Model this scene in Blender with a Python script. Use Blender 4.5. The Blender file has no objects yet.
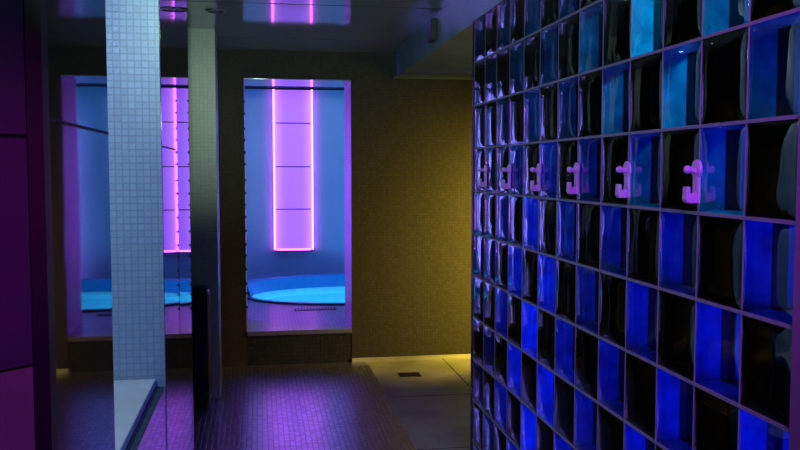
import bpy, bmesh, math, random
from mathutils import Vector, Matrix
random.seed(7)
S = bpy.context.scene
COL = S.collection
PI = math.pi
R = math.radians

# ------------------------------------------------------------------ camera
F = 850.0
YAW = math.atan(140 / F); PITCH = math.atan(55 / F)
cd = bpy.data.cameras.new('camera'); cam = bpy.data.objects.new('camera', cd); COL.objects.link(cam)
cd.sensor_width = 36.0; cd.lens = 36.0 * F / 800.0; cd.clip_start = 0.02
cam.location = (0, 0, 1.5)
cam.rotation_euler = (PI / 2 - PITCH, 0, -YAW)
S.camera = cam

# ------------------------------------------------------------------ world, exposure
S.view_settings.view_transform = 'Standard'; S.view_settings.look = 'None'
S.view_settings.exposure = 0.0; S.view_settings.gamma = 1.0
S.view_settings.use_curve_mapping = False
w = bpy.data.worlds.new('world'); S.world = w; w.use_nodes = True
w.node_tree.nodes['Background'].inputs[0].default_value = (0.010, 0.014, 0.03, 1)
w.node_tree.nodes['Background'].inputs[1].default_value = 0.3

# ------------------------------------------------------------------ lights
def lamp(name, kind, loc, color, power, target=None, size=0.2, size_y=None, spread=None, blend=0.5, angle=60):
    l = bpy.data.lights.new(name, kind); l.color = color; l.energy = power
    if kind == 'AREA':
        l.size = size
        if size_y: l.shape = 'RECTANGLE'; l.size_y = size_y
        if spread: l.spread = R(spread)
    else:
        l.shadow_soft_size = size
        if kind == 'SPOT': l.spot_size = R(angle); l.spot_blend = blend
    o = bpy.data.objects.new(name, l); COL.objects.link(o); o.location = loc
    if target is not None:
        o.rotation_euler = (Vector(target) - Vector(loc)).to_track_quat('-Z', 'Y').to_euler()
    return o
# pool room: blue wash from the ceiling, cyan lamps under the water
lamp('pool_blue_light_west', 'AREA', (-0.75, 8.3, 2.25), (0.03, 0.40, 1.0), 7, (0.0, 9.4, 0.9), 0.5)
lamp('pool_blue_light_east', 'AREA', (1.75, 8.3, 2.25), (0.03, 0.42, 1.0), 15, (1.0, 9.4, 0.8), 0.5)
lamp('pool_water_light_a', 'POINT', (0.55, 8.25, 0.02), (0.08, 0.62, 1.0), 5, size=0.06)
lamp('pool_water_light_b', 'POINT', (1.25, 8.35, 0.02), (0.08, 0.62, 1.0), 6, size=0.06)
lamp('pool_violet_light_west', 'AREA', (-1.15, 8.75, 1.3), (0.32, 0.26, 1.0), 55, (-0.85, 9.35, 1.25), 0.3, 1.7, spread=45)
lamp('pool_violet_light_east', 'AREA', (2.2, 8.65, 1.3), (0.30, 0.26, 1.0), 34, (1.66, 9.35, 1.25), 0.3, 1.7, spread=45)
lamp('pool_violet_jamb_light', 'AREA', (-1.1, 7.75, 1.3), (0.30, 0.02, 1.0), 26, (0.7, 6.85, 1.2), 0.3, 1.6, spread=70)
# shower cubicle behind the glass blocks
lamp('shower_blue_light', 'AREA', (1.9, 0.9, 0.55), (0.0, 0.03, 1.0), 72, (1.0, 2.3, 0.55), 2.4, 1.0)
lamp('shower_teal_light', 'AREA', (1.65, 1.75, 2.25), (0.0, 1.0, 0.50), 42.0, (1.05, 3.0, 1.7), 0.3)
lamp('far_block_fill_light', 'AREA', (1.6, 2.8, 0.7), (0.0, 0.05, 1.0), 14, (1.05, 3.9, 0.7), 0.4, 1.2)  # second blue lamp, added to brighten the dim far blocks
# warm lamp in the side passage beyond the cubicle
lamp('warm_passage_light', 'AREA', (2.3, 5.75, 1.0), (1.0, 0.70, 0.07), 30, (1.75, 6.55, 0.8), 0.35, 1.5, spread=105)
# alcove light over the ledge
lamp('alcove_light', 'AREA', (-0.95, 2.45, 2.1), (0.50, 0.70, 1.0), 10.5, (-0.5, 3.27, 1.3), 0.3)
# magenta lamp at the near end of the corridor, and added fill lights
lamp('violet_light', 'SPOT', (0.5, 0.35, 2.3), (0.50, 0.07, 1.0), 100, (1.0, 2.1, 1.25), 0.12, angle=56, blend=0.9)
lamp('magenta_light', 'SPOT', (0.0, 0.5, 2.2), (0.9, 0.03, 1.0), 36, (-0.52, 1.4, 1.3), 0.12, angle=34, blend=0.6)
lamp('pillar_fill_light', 'SPOT', (0.1, 1.2, 2.34), (0.72, 1.0, 0.75), 140, (-0.40, 5.6, 1.75), 0.05, angle=17, blend=1.0)  # added fill spot aimed at the pillar, not a fitting of the corridor

lamp('ceiling_fill_light', 'SPOT', (0.0, -0.6, 1.9), (0.68, 1.0, 0.88), 380, (0.1, 3.9, 2.48), 0.1, angle=30, blend=1.0)  # unseen spot added to lift the ceiling tone
lamp('passage_fill_light', 'AREA', (2.2, 4.6, 1.75), (0.8, 1.0, 0.6), 1.5, (1.0, 5.2, 2.4), 0.4)  # added ambient fill for the ceiling, no fitting there
# ------------------------------------------------------------------ material helpers
def newmat(name):
    m = bpy.data.materials.new(name); m.use_nodes = True
    nt = m.node_tree; b = nt.nodes['Principled BSDF']
    return m, nt, b
def N(nt, t, **k):
    n = nt.nodes.new(t)
    for a, v in k.items(): setattr(n, a, v)
    return n
def noise_col(nt, b, c1, c2, scale, detail=4, vec=None):
    tx = N(nt, 'ShaderNodeTexNoise'); tx.inputs['Scale'].default_value = scale; tx.inputs['Detail'].default_value = detail
    if vec is None:
        g = N(nt, 'ShaderNodeNewGeometry'); vec = g.outputs['Position']
    nt.links.new(vec, tx.inputs['Vector'])
    rp = N(nt, 'ShaderNodeValToRGB'); rp.color_ramp.elements[0].position = 0.3; rp.color_ramp.elements[1].position = 0.7
    rp.color_ramp.elements[0].color = (*c1, 1); rp.color_ramp.elements[1].color = (*c2, 1)
    nt.links.new(tx.outputs['Fac'], rp.inputs[0])
    if b is not None: nt.links.new(rp.outputs[0], b.inputs['Base Color'])
    return tx, rp
def plain(name, c1, c2=None, rough=0.5, scale=12, metal=0, bump=0.0, ior=1.5, spec=0.5):
    m, nt, b = newmat(name)
    c2 = c2 or tuple(x * 0.8 for x in c1)
    tx, rp = noise_col(nt, b, c1, c2, scale)
    b.inputs['Roughness'].default_value = rough; b.inputs['Metallic'].default_value = metal
    b.inputs['IOR'].default_value = ior; b.inputs['Specular IOR Level'].default_value = spec
    if bump:
        bp = N(nt, 'ShaderNodeBump'); bp.inputs['Strength'].default_value = bump; bp.inputs['Distance'].default_value = 0.01
        nt.links.new(tx.outputs['Fac'], bp.inputs['Height']); nt.links.new(bp.outputs[0], b.inputs['Normal'])
    return m
def mosaic(name, plane, tile, grout, size=0.025, joint=0.0025, rough=0.35, bump=0.5, var=0.35, tile2=None, wob=0.0, ior=1.5, metal=0.0, spec=0.5):
    """square mosaic tiles laid in the given plane ('xz','yz','xy')"""
    m, nt, b = newmat(name)
    g = N(nt, 'ShaderNodeNewGeometry'); sp = N(nt, 'ShaderNodeSeparateXYZ'); cb = N(nt, 'ShaderNodeCombineXYZ')
    nt.links.new(g.outputs['Position'], sp.inputs[0])
    ax = {'x': 0, 'y': 1, 'z': 2}
    nt.links.new(sp.outputs[ax[plane[0]]], cb.inputs[0]); nt.links.new(sp.outputs[ax[plane[1]]], cb.inputs[1])
    br = N(nt, 'ShaderNodeTexBrick'); br.offset = 0.0; br.squash = 1.0
    br.inputs['Scale'].default_value = 1.0; br.inputs['Brick Width'].default_value = size; br.inputs['Row Height'].default_value = size
    br.inputs['Mortar Size'].default_value = joint; br.inputs['Mortar Smooth'].default_value = 0.3; br.inputs['Bias'].default_value = 0.0
    t2 = tile2 or tuple(x * (1 - var) for x in tile)
    br.inputs['Color1'].default_value = (*tile, 1); br.inputs['Color2'].default_value = (*t2, 1); br.inputs['Mortar'].default_value = (*grout, 1)
    nt.links.new(cb.outputs[0], br.inputs['Vector'])
    nt.links.new(br.outputs['Color'], b.inputs['Base Color'])
    b.inputs['Roughness'].default_value = rough; b.inputs['IOR'].default_value = ior; b.inputs['Metallic'].default_value = metal; b.inputs['Specular IOR Level'].default_value = spec
    inv = N(nt, 'ShaderNodeMath', operation='SUBTRACT'); inv.inputs[0].default_value = 1.0; nt.links.new(br.outputs['Fac'], inv.inputs[1])
    nz = N(nt, 'ShaderNodeTexNoise'); nz.inputs['Scale'].default_value = 45; nt.links.new(g.outputs['Position'], nz.inputs['Vector'])
    ad = N(nt, 'ShaderNodeMath', operation='MULTIPLY_ADD'); nt.links.new(nz.outputs['Fac'], ad.inputs[0]); ad.inputs[1].default_value = wob; nt.links.new(inv.outputs[0], ad.inputs[2])
    bp = N(nt, 'ShaderNodeBump'); bp.inputs['Strength'].default_value = bump; bp.inputs['Distance'].default_value = 0.002
    nt.links.new(ad.outputs[0], bp.inputs['Height']); nt.links.new(bp.outputs[0], b.inputs['Normal'])
    return m
def emit(name, c, strength):
    m, nt, b = newmat(name)
    b.inputs['Base Color'].default_value = (*[min(1, x) for x in c], 1)
    b.inputs['Emission Color'].default_value = (*c, 1); b.inputs['Emission Strength'].default_value = strength
    b.inputs['Roughness'].default_value = 0.3
    return m
def pane_mat(name, tint, ior=1.5, bump=0.5, scale=9, rough=0.03, stretch=(1, 1, 0.35)):
    """thin glass: see-through with a fresnel gloss and slightly wavy surface"""
    m = bpy.data.materials.new(name); m.use_nodes = True; nt = m.node_tree; nt.nodes.clear()
    out = N(nt, 'ShaderNodeOutputMaterial'); mix = N(nt, 'ShaderNodeMixShader')
    tr = N(nt, 'ShaderNodeBsdfTransparent'); tr.inputs[0].default_value = (*tint, 1)
    gl = N(nt, 'ShaderNodeBsdfGlossy'); gl.inputs['Roughness'].default_value = rough
    fr = N(nt, 'ShaderNodeFresnel'); fr.inputs['IOR'].default_value = ior
    g = N(nt, 'ShaderNodeNewGeometry'); mp = N(nt, 'ShaderNodeMapping'); mp.inputs['Scale'].default_value = stretch
    nz = N(nt, 'ShaderNodeTexNoise'); nz.inputs['Scale'].default_value = scale; nz.inputs['Detail'].default_value = 2
    bp = N(nt, 'ShaderNodeBump'); bp.inputs['Strength'].default_value = bump; bp.inputs['Distance'].default_value = 0.01
    L = nt.links.new
    L(g.outputs['Position'], mp.inputs[0]); L(mp.outputs[0], nz.inputs['Vector']); L(nz.outputs['Fac'], bp.inputs['Height'])
    L(bp.outputs[0], gl.inputs['Normal']); L(bp.outputs[0], fr.inputs['Normal'])
    L(fr.outputs[0], mix.inputs[0]); L(tr.outputs[0], mix.inputs[1]); L(gl.outputs[0], mix.inputs[2]); L(mix.outputs[0], out.inputs[0])
    return m

M = {}
M['floor'] = mosaic('dark floor mosaic', 'xy', (0.66, 0.66, 0.78), (0.28, 0.28, 0.33), 0.03, 0.003, 0.28, 0.35, wob=0.5, ior=1.5, metal=0.9)
M['stone'] = plain('beige stone slabs', (0.48, 0.46, 0.38), (0.22, 0.22, 0.21), 0.45, 2.2)
M['backwall'] = mosaic('brown wall mosaic', 'xz', (0.052, 0.047, 0.042), (0.036, 0.033, 0.029), 0.022, 0.0022, 0.7, 0.5, var=0.25, spec=0.12)
M['jamb'] = mosaic('brown jamb mosaic', 'yz', (0.16, 0.15, 0.14), (0.06, 0.055, 0.05), 0.022, 0.003, 0.45, 0.5)
M['riser'] = mosaic('dark step mosaic', 'xz', (0.03, 0.032, 0.042), (0.018, 0.018, 0.02), 0.03, 0.003, 0.6, 0.4, spec=0.12)
M['deck'] = mosaic('pool deck mosaic', 'xy', (0.30, 0.30, 0.36), (0.12, 0.12, 0.14), 0.03, 0.003, 0.3, 0.3)
M['alcove'] = mosaic('pale alcove mosaic', 'xz', (0.34, 0.44, 0.54), (0.26, 0.33, 0.41), 0.025, 0.0022, 0.25, 0.7, var=0.12, wob=1.2)
M['alcove_side'] = mosaic('pale alcove side mosaic', 'yz', (0.3, 0.33, 0.36), (0.14, 0.15, 0.16), 0.025, 0.0028, 0.3, 0.6)
M['pillar'] = mosaic('grey green pillar mosaic', 'xz', (0.36, 0.39, 0.33), (0.29, 0.32, 0.27), 0.025, 0.0024, 0.4, 0.4, var=0.12)
M['pillar_side'] = mosaic('grey green pillar side', 'yz', (0.30, 0.33, 0.29), (0.2, 0.22, 0.19), 0.025, 0.003, 0.4, 0.4, var=0.15)
M['ceiling'] = plain('satin ceiling panel', (0.36, 0.41, 0.39), (0.31, 0.36, 0.34), 0.07, 3, ior=1.6, spec=0.6)
M['dark'] = plain('dark wall', (0.03, 0.03, 0.035), rough=0.6)
M['seam'] = plain('dark seam', (0.008, 0.008, 0.008), rough=0.6)
M['black_gloss'] = plain('polished black panel', (0.006, 0.006, 0.009), (0.012, 0.012, 0.016), 0.03, 5, ior=1.75, bump=0.012)
M['plinth'] = plain('dark glazed plinth', (0.015, 0.018, 0.018), (0.008, 0.009, 0.01), 0.3, 8)
M['lacquer'] = plain('mauve lacquer', (0.075, 0.03, 0.075), (0.055, 0.02, 0.055), 0.35, 7)
M['lacquer_low'] = plain('rose lacquer', (0.21, 0.16, 0.15), (0.16, 0.12, 0.115), 0.35, 7)
M['beam'] = plain('painted beam', (0.20, 0.34, 0.36), (0.16, 0.27, 0.29), 0.25, 3)
M['poolwall'] = plain('pool room plaster', (0.42, 0.46, 0.62), (0.36, 0.40, 0.56), 0.5, 2.5)
M['poolceil'] = plain('pool room ceiling', (0.15, 0.25, 0.34), (0.13, 0.22, 0.3), 0.06, 3, ior=1.7)
M['tub'] = plain('pool shell', (0.55, 0.85, 0.92), (0.45, 0.75, 0.85), 0.3, 6)
M['band'] = plain('blue pool band', (0.06, 0.26, 0.62), (0.05, 0.22, 0.55), 0.35, 6)
M['rim'] = plain('pool rim tile', (0.05, 0.10, 0.14), rough=0.3)
M['ledge'] = plain('pale ledge stone', (0.75, 0.78, 0.80), (0.62, 0.65, 0.68), 0.4, 9)
M['metal'] = plain('dull metal', (0.25, 0.26, 0.27), rough=0.35, metal=0.9)
M['black'] = plain('black plastic', (0.012, 0.012, 0.012), rough=0.5)
M['hook'] = plain('lilac plastic', (0.85, 0.62, 0.92), (0.80, 0.56, 0.86), 0.3, 20)
M['mortar'] = plain('grey mortar', (0.33, 0.34, 0.40), (0.27, 0.28, 0.33), 0.6, 25)
M['post'] = plain('wall end post', (0.35, 0.14, 0.34), (0.30, 0.12, 0.30), 0.5, 8)
M['blue_side'] = plain('blue glass flank', (0.01, 0.48, 0.92), (0.004, 0.16, 0.40), 0.25, 14, bump=0.6)
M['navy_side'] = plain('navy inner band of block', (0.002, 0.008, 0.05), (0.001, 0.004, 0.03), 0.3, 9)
M['dark_side'] = plain('smoked glass flank', (0.06, 0.085, 0.08), (0.01, 0.013, 0.014), 0.5, 9, bump=0.3)
M['pane'] = pane_mat('clear block face', (0.92, 0.95, 1.0), 2.0, 0.35)
M['back_pane'] = pane_mat('blue block back', (0.25, 0.45, 1.0), 1.3, 0.2)
M['water'] = pane_mat('pool water', (0.75, 0.95, 1.0), 1.33, 0.25, 7, 0.02, (1, 1, 1))
def diffuser(name):
    # edge-lit sheet: gives off more light beside the led strips
    m, nt, b = newmat(name)
    tc = N(nt, 'ShaderNodeTexCoord'); sp = N(nt, 'ShaderNodeSeparateXYZ'); nt.links.new(tc.outputs['Object'], sp.inputs[0])
    ab = N(nt, 'ShaderNodeMath', operation='ABSOLUTE'); nt.links.new(sp.outputs[0], ab.inputs[0])
    mr = N(nt, 'ShaderNodeMapRange'); mr.inputs[1].default_value = 0.06; mr.inputs[2].default_value = 0.2; nt.links.new(ab.outputs[0], mr.inputs[0])
    pw = N(nt, 'ShaderNodeMath', operation='POWER'); nt.links.new(mr.outputs[0], pw.inputs[0]); pw.inputs[1].default_value = 2.2
    rp = N(nt, 'ShaderNodeValToRGB'); rp.color_ramp.elements[0].color = (0.36, 0.075, 0.88, 1); rp.color_ramp.elements[1].color = (0.80, 0.25, 1.0, 1)
    nt.links.new(pw.outputs[0], rp.inputs[0]); nt.links.new(rp.outputs[0], b.inputs['Emission Color'])
    b.inputs['Emission Strength'].default_value = 1.1; b.inputs['Base Color'].default_value = (0.5, 0.3, 0.8, 1)
    return m
M['panel_glow'] = diffuser('violet light diffuser')
M['led'] = emit('pink led edge', (0.74, 0.10, 1.0), 9.0)
M['lens'] = emit('cold lamp lens', (0.55, 1.0, 0.95), 80)
M['lens_off'] = plain('unlit lamp lens', (0.05, 0.06, 0.06), rough=0.3)

# ------------------------------------------------------------------ mesh helpers
class MB:
    def __init__(s): s.v = []; s.f = []; s.m = []
    def box(s, x0, x1, y0, y1, z0, z1, mi=0, side=None):
        """side: material index for the faces that look along x"""
        i = len(s.v); s.v += [(x, y, z) for z in (z0, z1) for y in (y0, y1) for x in (x0, x1)]
        fs = [(0, 2, 3, 1), (4, 5, 7, 6), (0, 1, 5, 4), (2, 6, 7, 3), (0, 4, 6, 2), (1, 3, 7, 5)]
        for k, q in enumerate(fs):
            s.f.append(tuple(i + a for a in q)); s.m.append(side if (side is not None and k > 3) else mi)
    def quad(s, a, b, c, d, mi=0):
        i = len(s.v); s.v += [a, b, c, d]; s.f.append((i, i + 1, i + 2, i + 3)); s.m.append(mi)
    def prism(s, pts, lo, hi, axis=2, mi=0):
        """closed outline pts (2-D) extruded along axis"""
        def P(p, h):
            l = list(p); l.insert(axis, h); return tuple(l)
        n = len(pts); i = len(s.v)
        s.v += [P(p, lo) for p in pts] + [P(p, hi) for p in pts]
        s.f.append(tuple(i + k for k in reversed(range(n)))); s.m.append(mi)
        s.f.append(tuple(i + n + k for k in range(n))); s.m.append(mi)
        for k in range(n):
            j = (k + 1) % n; s.f.append((i + k, i + j, i + n + j, i + n + k)); s.m.append(mi)
    def tube(s, path, r, n=8, mi=0):
        rings = []
        for k, p in enumerate(path):
            p = Vector(p); a = Vector(path[max(0, k - 1)]); b = Vector(path[min(len(path) - 1, k + 1)])
            t = (b - a).normalized(); up = Vector((0, 0, 1)) if abs(t.z) < 0.9 else Vector((0, 1, 0))
            e1 = t.cross(up).normalized(); e2 = t.cross(e1)
            rr = r[k] if isinstance(r, (list, tuple)) else r
            rings.append(len(s.v)); s.v += [tuple(p + rr * (math.cos(2 * PI * q / n) * e1 + math.sin(2 * PI * q / n) * e2)) for q in range(n)]
        for a, b in zip(rings, rings[1:]):
            for q in range(n):
                s.f.append((a + q, a + (q + 1) % n, b + (q + 1) % n, b + q)); s.m.append(mi)
        s.f.append(tuple(rings[0] + q for q in reversed(range(n)))); s.m.append(mi)
        s.f.append(tuple(rings[-1] + q for q in range(n))); s.m.append(mi)
    def mesh(s, name, mats, smooth=False, bevel=0):
        me = bpy.data.meshes.new(name); me.from_pydata(s.v, [], s.f)
        for m in mats: me.materials.append(m)
        for p, mi in zip(me.polygons, s.m): p.material_index = mi; p.use_smooth = smooth
        bm = bmesh.new(); bm.from_mesh(me)
        bmesh.ops.recalc_face_normals(bm, faces=bm.faces)
        if bevel:
            bmesh.ops.bevel(bm, geom=list(bm.edges), offset=bevel, segments=2, profile=0.5, affect='EDGES', clamp_overlap=True)
        bm.to_mesh(me); bm.free()
        return me
    def build(s, name, mats, parent=None, loc=None, smooth=False, bevel=0):
        if not isinstance(mats, (list, tuple)): mats = [mats]
        o = bpy.data.objects.new(name, s.mesh(name, mats, smooth, bevel)); COL.objects.link(o)
        if parent: o.parent = parent
        if loc: o.location = loc
        return o
def box(*a, **k):
    b = MB(); b.box(*a, **k); return b
def empty(name, loc, rz=0):
    o = bpy.data.objects.new(name, None); COL.objects.link(o); o.location = loc; o.rotation_euler.z = rz; o.empty_display_size = 0.1
    return o
def tag(o, label=None, cat=None, group=None, kind=None):
    if label: o['label'] = label
    if cat: o['category'] = cat
    if group: o['group'] = group
    if kind: o['kind'] = kind
    return o
def struct(o): o['kind'] = 'structure'; return o

# ------------------------------------------------------------------ dimensions
XL = -0.36            # polished left wall
XG = 1.0              # face of the glass block wall
YB = 6.55             # back wall
ZC = 2.40             # ceiling
DX0, DX1, DZ0, DZ1 = -0.112, 0.697, 0.265, 2.19   # opening to the pool room
YP = 9.35             # far wall of the pool room
X1, Y0 = 2.7, -1.6    # outer limits of the rooms
WT = 0.52             # thickness of the back wall

# ------------------------------------------------------------------ structure
b = MB(); b.box(-1.5, 0.815, Y0, YB, -0.1, 0.0); struct(b.build('floor', M['floor']))
b = MB(); b.box(0.815, X1, Y0, YB, -0.1, 0.0)
sf = struct(b.build('floor', M['stone']))
b = MB()
for y in (5.47, 4.4, 3.3): b.box(0.815, X1, y, y + 0.006, 0.0, 0.0012)
for x in (1.42, 2.1): b.box(x, x + 0.006, Y0, YB, 0.0, 0.0012)
b.build('slab_joint', M['seam'], sf)

b = MB()
b.box(-1.5, DX0, YB, YB + WT, 0, ZC, 0, 1)
b.box(DX1, X1, YB, YB + WT, 0, ZC, 0, 1)
b.box(DX0, DX1, YB, YB + WT, DZ1, ZC, 0, 1)
struct(b.build('wall_back', [M['backwall'], M['jamb']]))
struct(box(DX0, DX1, YB + 0.004, YB + WT, DZ1 - 0.006, DZ1).build('trim_5', M['poolceil']))
struct(box(DX1, X1, YB - 0.012, YB, 0.0, 0.03).build('baseboard_back', M['stone']))
# step up to the pool room
b = MB(); b.box(DX0, DX1, YB + 0.005, YB + WT, 0, DZ0 - 0.035)
st = struct(b.build('trim_1', M['riser']))
b = MB(); b.box(DX0, DX1, YB - 0.012, YB + WT, DZ0 - 0.035, DZ0); b.build('step_tread', M['deck'], st, bevel=0.004)
# chipped tile edge of the left jamb
b = MB()
for k in range(17):
    z = 2.02 - k * 0.098 + random.uniform(-0.015, 0.015)
    if z < 0.4: continue
    h = random.uniform(0.010, 0.018)
    b.prism([(DX0 - 0.005, z - h), (DX0 + random.uniform(0.007, 0.013), z - h * 0.4), (DX0 + random.uniform(0.007, 0.013), z + h * 0.4), (DX0 - 0.005, z + h)], YB - 0.004, YB + 0.02, axis=1)
struct(b.build('trim_2', M['seam']))

# ceiling of the corridor
b = MB(); b.box(-1.5, X1, Y0, YB, ZC, ZC + 0.1)
cl = struct(b.build('ceiling', M['ceiling']))
b = MB()
for y in (4.72, 3.5, 2.3, 5.94): b.box(-1.5, X1, y, y + 0.006, ZC - 0.0015, ZC)
b.build('panel_seam', M['seam'], cl)

# left wall: near polished wall, alcove, far polished wall
YA0, YA1, YL = 2.15, 3.27, 4.50
b = MB()
b.box(-1.5, XL, 1.56, YA0, 0, ZC)
pts = [(-1.5, YA1 + 0.03), (XL, YA1 + 0.03), (XL, 3.9)]
XE = XL + 0.009  # far end tilted slightly to catch a violet reflection of the light panel
for k in range(9):
    a = k / 8 * PI / 2; pts.append((XE - 0.06 + 0.06 * math.cos(a), YL - 0.06 + 0.06 * math.sin(a)))
pts.append((-1.5, YL))
b.prism(pts, 0, ZC)
wl = b.build('wall_left', M['black_gloss']); struct(wl)
b = MB()
for y0, y1 in ((1.56, YA0), (YA1 + 0.03, 3.82)):
    b.box(XL - 0.002, XL + 0.0012, y0, y1, 1.585, 1.591)
b.build('panel_seam', M['seam'], wl)
# alcove shell
b = MB(); b.box(-1.5, XL - 0.001, YA1, YA1 + 0.03, 0, ZC); struct(b.build('wall_alcove', M['alcove']))
b = MB(); b.box(-1.53, -1.5, YA0, YA1, 0, ZC); b.box(-1.53, -1.5, YL, YB, 0, ZC); struct(b.build('wall_left_outer', M['alcove_side']))
b = MB(); b.prism([(XL, 1.56), (XL + 0.003, 1.555), (XL + 0.003, 1.51), (-0.381, 1.505), (-0.43, 1.55), (-0.43, 1.56)], 0, ZC); struct(b.build('trim_3', M['black']))
struct(box(-1.5, -0.70, 1.24, 1.56, 0, ZC).build('wall_left_return', M['dark']))
# room shell behind the camera and on the right
struct(box(-1.5, X1, Y0 - 0.1, Y0, 0, ZC).build('wall_front', M['dark']))
struct(box(X1, X1 + 0.1, Y0, YB, 0, ZC).build('wall_right', M['black']))
struct(box(XG + 0.001, XG + 0.1, Y0, 1.354, 0, ZC).build('wall_light_block_near', M['dark']))  # unseen, added to stop blue lamp light leaking past the glass blocks
struct(box(-1.6, -1.5, Y0, 1.24, 0, ZC).build('wall_left_near', M['dark']))

# pool room shell
PX0, PX1 = -1.3, 2.4
struct(box(PX0 - 0.1, PX0, YB + WT, YP, 0, 2.4).build('wall_pool_left', M['poolwall']))
struct(box(PX1, PX1 + 0.1, YB + WT, YP, 0, 2.4).build('wall_pool_right', M['poolwall']))
struct(box(PX0 - 0.1, PX1 + 0.1, YP, YP + 0.1, -0.4, 2.4).build('wall_pool_back', M['poolwall']))
struct(box(PX0 - 0.1, PX1 + 0.1, YB + WT, YP, 2.385, 2.5).build('ceiling_pool', M['poolceil']))

# ------------------------------------------------------------------ light panel on the far wall of the pool room
LX0, LX1, LZ0, LZ1 = 0.145, 0.575, 0.62, 2.366
lp = empty('light_panel', ((LX0 + LX1) / 2, YP, LZ0))
tag(lp, 'tall violet light panel with pink glowing edges on the far blue wall', 'light panel')
cx = (LX0 + LX1) / 2; hw = (LX1 - LX0) / 2; H = LZ1 - LZ0
zs = [0.006, 0.455, 0.915, 1.385, H]
b = box(-hw, hw, -0.02, 0.0, 0, H); b.build('backing', M['metal'], lp)
for z0, z1 in zip(zs, zs[1:]):
    b = box(-hw + 0.018, hw - 0.018, -0.045, -0.02, z0 + 0.005, z1 - 0.005); b.build('diffuser', M['panel_glow'], lp, bevel=0.003)
for sgn in (-1, 1):
    x = sgn * (hw - 0.009)
    b = box(x - 0.009, x + 0.009, -0.04, -0.02, 0.012, H); tag(b.build('led_strip', M['led'], lp, bevel=0.003), 'pink glowing edge strip')
b = box(-hw + 0.03, hw - 0.03, -0.05, -0.046, 0.008, 0.022); b.build('led_strip', M['led'], lp)
b = box(-hw, hw, -0.05, -0.02, -0.012, 0.0); b.build('frame', M['metal'], lp)
for z in zs[1:-1]: box(-hw + 0.03, hw - 0.03, -0.047, -0.02, z - 0.005, z + 0.005).build('joint_strip', M['seam'], lp)

struct(box(PX0, PX1, YP - 0.03, YP - 0.001, 2.368, 2.384).build('trim_4', M['seam']))
# ------------------------------------------------------------------ plunge pool
PC = (0.93, 8.32); PA, PB = 1.03, 0.60
def ell(a, b_, n=64): return [(a * math.cos(2 * PI * k / n), b_ * math.sin(2 * PI * k / n)) for k in range(n)]
DZ = DZ0
# deck with an oval hole
n = 64
def deck_ring():
    b = MB(); out = []
    x0, x1, y0, y1 = PX0 - PC[0], PX1 - PC[0], YB + WT - PC[1], YP - PC[1]
    inner = ell(PA + 0.04, PB + 0.04, n)
    for (x, y) in inner:
        t = min([(x1 / x if x > 0 else x0 / x) if abs(x) > 1e-6 else 1e9, (y1 / y if y > 0 else y0 / y) if abs(y) > 1e-6 else 1e9])
        out.append((x * t, y * t))
    for k in range(n):
        j = (k + 1) % n
        b.quad((*inner[k], 0), (*out[k], 0), (*out[j], 0), (*inner[j], 0))
    for cx_, cy_ in ((x0, y0), (x1, y0), (x1, y1), (x0, y1)):
        # corner triangles: find the two outer points around each corner
        a = math.atan2(cy_, cx_) % (2 * PI)
        ks = sorted(range(n), key=lambda q: abs(((math.atan2(out[q][1], out[q][0]) - a + PI) % (2 * PI)) - PI))
        p = q = None
        for k in range(n):
            j = (k + 1) % n
            a0 = ((math.atan2(out[k][1], out[k][0]) - a + PI) % (2 * PI)) - PI; a1 = ((math.atan2(out[j][1], out[j][0]) - a + PI) % (2 * PI)) - PI
            if a0 <= 0 < a1 and a1 - a0 < 1: b.quad((*out[k], 0), (cx_, cy_, 0), (*out[j], 0), (*out[j], 0.0))
    return b
dk = deck_ring()
dk.f = [tuple(dict.fromkeys(f)) for f in dk.f]
d = dk.build('floor_pool', M['deck'], loc=(PC[0], PC[1], DZ)); struct(d)
pool = empty('plunge_pool', (PC[0], PC[1], DZ)); tag(pool, 'oval plunge pool of glowing cyan water beyond the doorway', 'pool')
b = MB()          # shell: profile swept round the oval
prof = [(0.0, 0.005), (-0.01, -0.10), (-0.02, -0.35), (-0.35, -0.40)]
rings = [[(*p, z) for p in ell(PA + o, PB + o, n)] for o, z in prof]
for r0, r1 in zip(rings, rings[1:]):
    for k in range(n):
        j = (k + 1) % n; b.quad(r0[k], r0[j], r1[j], r1[k])
i = len(b.v); b.v += rings[-1]; b.f.append(tuple(range(i, i + n))); b.m.append(0)
b.build('pool_shell', M['tub'], pool)
b = MB()
ri = ell(PA - 0.005, PB - 0.005, n); ro = ell(PA + 0.045, PB + 0.045, n)
for k in range(n // 2 - 2, n + 2):
    k = k % n; j = (k + 1) % n
    b.quad((*ri[k], 0.0), (*ri[k], 0.018), (*ri[j], 0.018), (*ri[j], 0.0))
    b.quad((*ri[k], 0.018), (*ro[k], 0.018), (*ro[j], 0.018), (*ri[j], 0.018))
    b.quad((*ro[k], 0.018), (*ro[k], 0.0), (*ro[j], 0.0), (*ro[j], 0.018))
b.build('rim', M['rim'], pool)
b = MB(); i = 0; b.v = [(*p, -0.03) for p in ell(PA - 0.004, PB - 0.004, n)]; b.f = [tuple(range(n))]; b.m = [0]
b.build('water', M['water'], pool)
# raised curved backrest band behind the water
b = MB()
ks = [k for k in range(n + 1) if -0.25 * PI < 0 or True]
seg = [PI * (-0.02 + 1.04 * k / 40) for k in range(41)]
def arc(o, z): return [((PA + o) * math.cos(a), (PB + o) * math.sin(a), z) for a in seg]
A, B_, C_, D_ = arc(0.0, 0.0), arc(0.03, 0.125), arc(0.16, 0.125), arc(0.16, 0.0)
for r0, r1 in ((A, B_), (B_, C_), (C_, D_)):
    for k in range(40): b.quad(r0[k], r0[k + 1], r1[k + 1], r1[k])
b.build('backrest', M['band'], pool, smooth=False)
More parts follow.
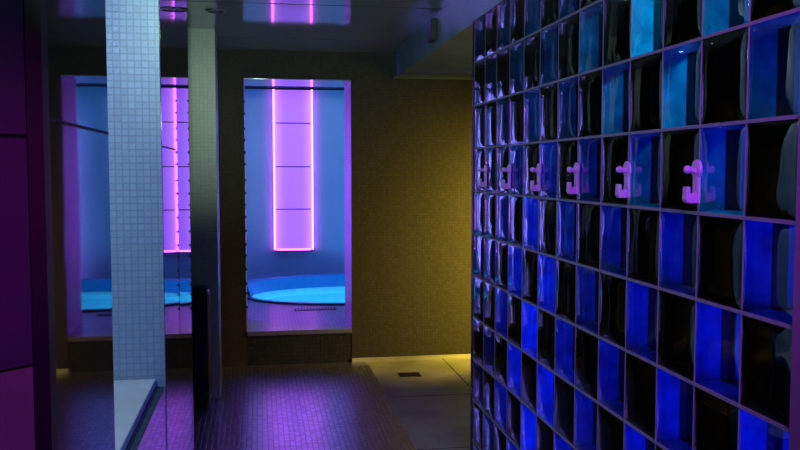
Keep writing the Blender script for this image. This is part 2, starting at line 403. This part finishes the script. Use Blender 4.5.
# slot drain in the deck in front of the pool
dr = empty('slot_drain', (0.47, 7.5, DZ)); tag(dr, 'dark slot drain in the deck before the glowing pool', 'drain')
box(-0.19, 0.19, -0.05, 0.05, 0.0, 0.006).build('frame', M['metal'], dr)
b = MB()
for k in range(14): b.box(-0.18 + k * 0.0265, -0.18 + k * 0.0265 + 0.016, -0.042, 0.042, 0.006, 0.009)
b.build('grate', M['black'], dr)

# ------------------------------------------------------------------ pillar beside the doorway
b = MB(); b.box(-0.455, -0.275, 5.62, 5.95, 0, ZC, 0, 1)
pl = b.build('tiled_pillar', [M['pillar'], M['pillar_side']], bevel=0.0)
tag(pl, 'square grey-green mosaic pillar left of the doorway to the pool', 'pillar')
b = MB()
pts = [(-0.46, 5.35), (-0.30, 5.35)]
b.box(-0.455, -0.322, 5.42, 5.615, 0, 0.76)
o = b.build('low_plinth', M['plinth'], bevel=0.04); tag(o, 'low glossy black plinth at the foot of the mosaic pillar', 'plinth')

# ------------------------------------------------------------------ ledge in the alcove
ld = empty('alcove_ledge', (-0.95, 2.71, 0)); tag(ld, 'pale stone ledge in the tiled alcove on the left', 'ledge')
box(-0.549, 0.555, -0.555, 0.558, 0.685, 0.715).build('ledge_top', M['ledge'], ld, bevel=0.004)
tag(box(-0.549, 0.588, -0.55, 0.557, 0.0, 0.684).build('ledge_base', M['black_gloss'], ld), 'polished dark base below the ledge')

# ------------------------------------------------------------------ near lacquered wall panel, far left
np_ = empty('wall_panel', (-0.383, 1.505, 0)); tag(np_, 'magenta-lit lacquered wall panel at the left edge of view', 'wall panel')
def board(z0, z1, inset=0.0):
    b = MB(); k = 0.035; i = inset
    b.prism([(-i, 0 + i), (-0.30 - i, -0.30 + i), (-0.30 - k, -0.30 + k), (-k, k)], z0, z1); return b
board(1.172, 1.552).build('upper_board', M['lacquer'], np_)
board(1.559, 2.399).build('upper_board', M['lacquer'], np_)
tag(board(0.0, 1.167).build('lower_board', M['lacquer_low'], np_), 'lighter rose lower board')
board(1.552, 1.559, 0.004).build('joint_strip', M['seam'], np_)

# ------------------------------------------------------------------ ceiling beam
bm_ = empty('ceiling_beam', (1.35, 4.0, ZC)); tag(bm_, 'teal-grey boxed beam under the ceiling above the glass blocks', 'beam')
box(-0.33, 0.30, Y0 + 0.01 - 4.0, YB - 0.001 - 4.0, -0.195, -0.001).build('casing', M['beam'], bm_)
bx_ = box(-0.035, 0.0, -0.06, 0.06, -0.125, 0.0).build('junction_box', M['black'], loc=(1.02, 4.93, 2.375), bevel=0.004)
tag(bx_, 'small black box on the side of the ceiling beam', 'box')

# ------------------------------------------------------------------ glass block wall
PW, PH, D, J, JV = 0.19, 0.20, 0.08, 0.0075, 0.0045
YG0 = 1.446; NC, NR = 13, 11
gw = empty('glass_block_wall', (XG, YG0, 0)); tag(gw, 'checkerboard partition of blue and black glass blocks on the right', 'partition')
def block_mesh(kind):
    b = MB(); hy, hz = PW / 2 - JV / 2, PH / 2 - J / 2; g = 14
    idx = {}
    for i in range(g + 1):
        for j in range(g + 1):
            # denser samples towards the rim
            u = math.sin((i / g - 0.5) * PI); v = math.sin((j / g - 0.5) * PI)
            bul = (0.0042 * (1 - u * u) + 0.0025 * (1 - abs(u) ** 12)) * (1 - abs(v) ** 6)
            idx[i, j] = len(b.v); b.v.append((-bul, u * hy, v * hz))
    for i in range(g):
        for j in range(g):
            b.f.append((idx[i, j], idx[i, j + 1], idx[i + 1, j + 1], idx[i + 1, j])); b.m.append(0)
    x0, x1 = 0.001, D; iy, iz = hy - 0.004, hz - 0.004
    c = [(-hy, -hz), (hy, -hz), (hy, hz), (-hy, hz)]
    # flanks bow gently inwards like pressed glass
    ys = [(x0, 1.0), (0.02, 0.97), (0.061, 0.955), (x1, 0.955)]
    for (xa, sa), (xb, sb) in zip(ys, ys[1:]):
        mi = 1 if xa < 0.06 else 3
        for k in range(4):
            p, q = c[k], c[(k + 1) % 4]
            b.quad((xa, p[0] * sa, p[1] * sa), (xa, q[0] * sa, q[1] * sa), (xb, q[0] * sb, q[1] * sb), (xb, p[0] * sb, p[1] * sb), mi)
    b.quad((x1, -hy, -hz), (x1, hy, -hz), (x1, hy, hz), (x1, -hy, hz), 2)
    me = bpy.data.meshes.new('glass_block'); me.from_pydata(b.v, [], b.f)
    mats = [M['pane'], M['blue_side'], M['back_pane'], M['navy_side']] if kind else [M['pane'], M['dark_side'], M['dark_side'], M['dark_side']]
    for m in mats: me.materials.append(m)
    for p, mi in zip(me.polygons, b.m): p.material_index = mi; p.use_smooth = (mi == 0)
    me.update(); return me
BM = {True: block_mesh(True), False: block_mesh(False)}
# mortar: bars between the blocks
b = MB()
for r in range(NR + 1):
    z = r * PH; z0 = max(0.0, z - J / 2); z1 = min(NR * PH, z + J / 2)
    b.box(-0.003, D, 0, NC * PW, z0, z1)
for k in range(NC + 1):
    y = k * PW
    for r in range(NR):
        b.box(-0.001, D - 0.001, max(0, y - JV / 2), min(NC * PW, y + JV / 2), r * PH + J / 2, (r + 1) * PH - J / 2)
b.build('mortar_grid', M['mortar'], gw)
box(-0.012, D + 0.01, -0.09, -0.0, 0.0, NR * PH).build('end_post', M['post'], gw)
box(-0.004, D, NC * PW, NC * PW + 0.03, 0.0, NR * PH).build('edge_trim', M['black'], gw)
spots = []
def size_px(k, r):
    y = YG0 + (k + 0.5) * PW; z = (r + 0.5) * PH
    dep = y * math.cos(YAW) + XG * math.sin(YAW)
    sx = 400 + F * (XG * math.cos(YAW) - y * math.sin(YAW)) / dep
    sy = 170 + F * (1.5 - z) / dep
    vis = -10 < sy < 460 and sx < 815
    return (0 if vis else 1, dep + abs(0))
cells = sorted(((size_px(k, r), k, r) for k in range(NC) for r in range(NR)))
for n_, (_, k, r) in enumerate(cells):
    blue = (k + r) % 2 == 0
    if n_ < 100:
        o = bpy.data.objects.new('glass_block', BM[blue]); COL.objects.link(o); o.parent = gw
        o.location = (0, (k + 0.5) * PW, (r + 0.5) * PH)
        o['label'] = 'blue glass block' if blue else 'black glass block'
    else: spots.append((k, r, blue))
bm2 = bmesh.new(); allm = [M['pane'], M['blue_side'], M['back_pane'], M['navy_side'], M['dark_side']]
for k, r, blue in spots:
    t = bmesh.new(); t.from_mesh(BM[blue]); t.transform(Matrix.Translation((0, (k + 0.5) * PW, (r + 0.5) * PH)))
    if not blue:
        for f in t.faces:
            if f.material_index: f.material_index = 4
    tmp = bpy.data.meshes.new('tmp'); t.to_mesh(tmp); t.free(); bm2.from_mesh(tmp); bpy.data.meshes.remove(tmp)
me = bpy.data.meshes.new('far_glass_blocks')
for m in allm: me.materials.append(m)
bm2.to_mesh(me); bm2.free()
o = bpy.data.objects.new('glass_blocks', me); COL.objects.link(o); o.parent = gw; o['kind'] = 'stuff'
# unseen black wall added to keep the blue lamps off the back wall
struct(box(XG + D + 0.02, X1, 3.93, 3.98, 0, 2.2).build('wall_light_block_far', M['black']))

# ------------------------------------------------------------------ hooks on the glass blocks
def make_hook():
    root = empty('wall_hook', (0, 0, 0))
    # mounting plate: round head, waist and wider foot, flat against the wall
    pts = []
    for k in range(13):
        a = R(-40 + 260 * k / 12); pts.append((0.021 * math.cos(a), 0.028 + 0.022 * math.sin(a)))
    pts += [(-0.012, 0.010), (-0.012, -0.014), (-0.013, -0.022), (-0.013, -0.050), (0.013, -0.050), (0.013, -0.022), (0.012, -0.014), (0.012, 0.010)]
    b = MB(); b.prism(pts, -0.007, 0.0, axis=0); b.build('mounting_plate', M['hook'], root, bevel=0.0015)
    b = MB(); b.tube([(-0.004, 0, 0.024), (-0.014, 0, 0.025), (-0.022, 0, 0.027)], [0.007, 0.0065, 0.007], 10)
    b.build('upper_peg', M['hook'], root, smooth=False)
    b = MB(); ms = bmesh.new(); bmesh.ops.create_uvsphere(ms, u_segments=14, v_segments=10, radius=0.0095)
    me = bpy.data.meshes.new('knob'); ms.to_mesh(me); ms.free(); me.materials.append(M['hook'])
    for p in me.polygons: p.use_smooth = True
    k = bpy.data.objects.new('knob', me); COL.objects.link(k); k.parent = root; k.location = (-0.026, 0, 0.027)
    # lower hook: arm out from the foot with an upturned tip
    b = MB(); b.prism([(-0.004, -0.050), (-0.004, -0.024), (-0.016, -0.028), (-0.022, -0.032), (-0.023, -0.012), (-0.032, -0.012), (-0.034, -0.042), (-0.028, -0.050)], -0.010, 0.010, axis=1)
    b.build('lower_hook', M['hook'], root, bevel=0.002)
    return root
hook_words = ['largest and nearest lilac coat hook, rightmost on the glass blocks',
              'second lilac coat hook counting from the right edge',
              'third lilac coat hook counting from the right edge',
              'third lilac coat hook counting from the far end of the glass blocks',
              'second lilac coat hook from the far end, beside the last hook',
              'farthest lilac coat hook, closest to the yellow-lit back wall']
hooks_y = [1.815, 2.190, 2.565, 2.935, 3.30, 3.665]
proto = make_hook()
for i, y in enumerate(hooks_y):
    if i == 0: o = proto
    else:
        o = proto.copy(); COL.objects.link(o)
        for ch in list(proto.children):
            c = ch.copy(); COL.objects.link(c); c.parent = o
    o.location = (XG - 0.0085, y, 1.474)
    tag(o, hook_words[i], 'hook', 'row of lilac hooks on the glass blocks')

# ------------------------------------------------------------------ ceiling lamps
def downlight(x, y, lit, label, group=None):
    root = empty('ceiling_downlight', (x, y, ZC)); tag(root, label, 'downlight', group)
    b = MB(); m_ = 24
    prof = [(0.060, 0.0), (0.058, -0.006), (0.046, -0.007), (0.042, -0.001), (0.011, -0.001)]
    for (r0, z0), (r1, z1) in zip(prof, prof[1:]):
        for k in range(m_):
            a0, a1 = 2 * PI * k / m_, 2 * PI * (k + 1) / m_
            b.quad((r0 * math.cos(a0), r0 * math.sin(a0), z0), (r0 * math.cos(a1), r0 * math.sin(a1), z0), (r1 * math.cos(a1), r1 * math.sin(a1), z1), (r1 * math.cos(a0), r1 * math.sin(a0), z1))
    b.build('trim_ring', M['metal'], root)
    b = MB(); rr = 0.0115; b.prism([(rr * math.cos(2 * PI * k / m_), rr * math.sin(2 * PI * k / m_)) for k in range(m_)], -0.003, -0.0005)
    b.build('lens', M['lens'] if lit else M['lens_off'], root)
    return root
downlight(-0.235, 4.98, False, 'unlit round recessed downlight in the ceiling near the pillar')
for x, y, t in ((0.12, 3.75, 'farthest along the corridor'), (-0.12, 2.75, 'second farthest along the corridor'), (0.45, 2.0, 'second nearest to the viewer'), (0.35, 0.9, 'nearest to the viewer')):
    downlight(x, y, True, 'small lit round downlight in the ceiling, ' + t, 'lit ceiling downlights along the corridor')

# ------------------------------------------------------------------ floor drain
fd = empty('floor_drain', (1.07, 6.06, 0.0)); tag(fd, 'small black floor drain in the beige stone floor', 'drain')
box(-0.078, 0.078, -0.06, 0.06, 0.0, 0.004).build('frame', M['black'], fd, bevel=0.001)
b = MB()
for k in range(7): b.box(-0.068 + k * 0.0195, -0.068 + k * 0.0195 + 0.012, -0.05, 0.05, 0.004, 0.006)
b.build('grate', M['black'], fd)
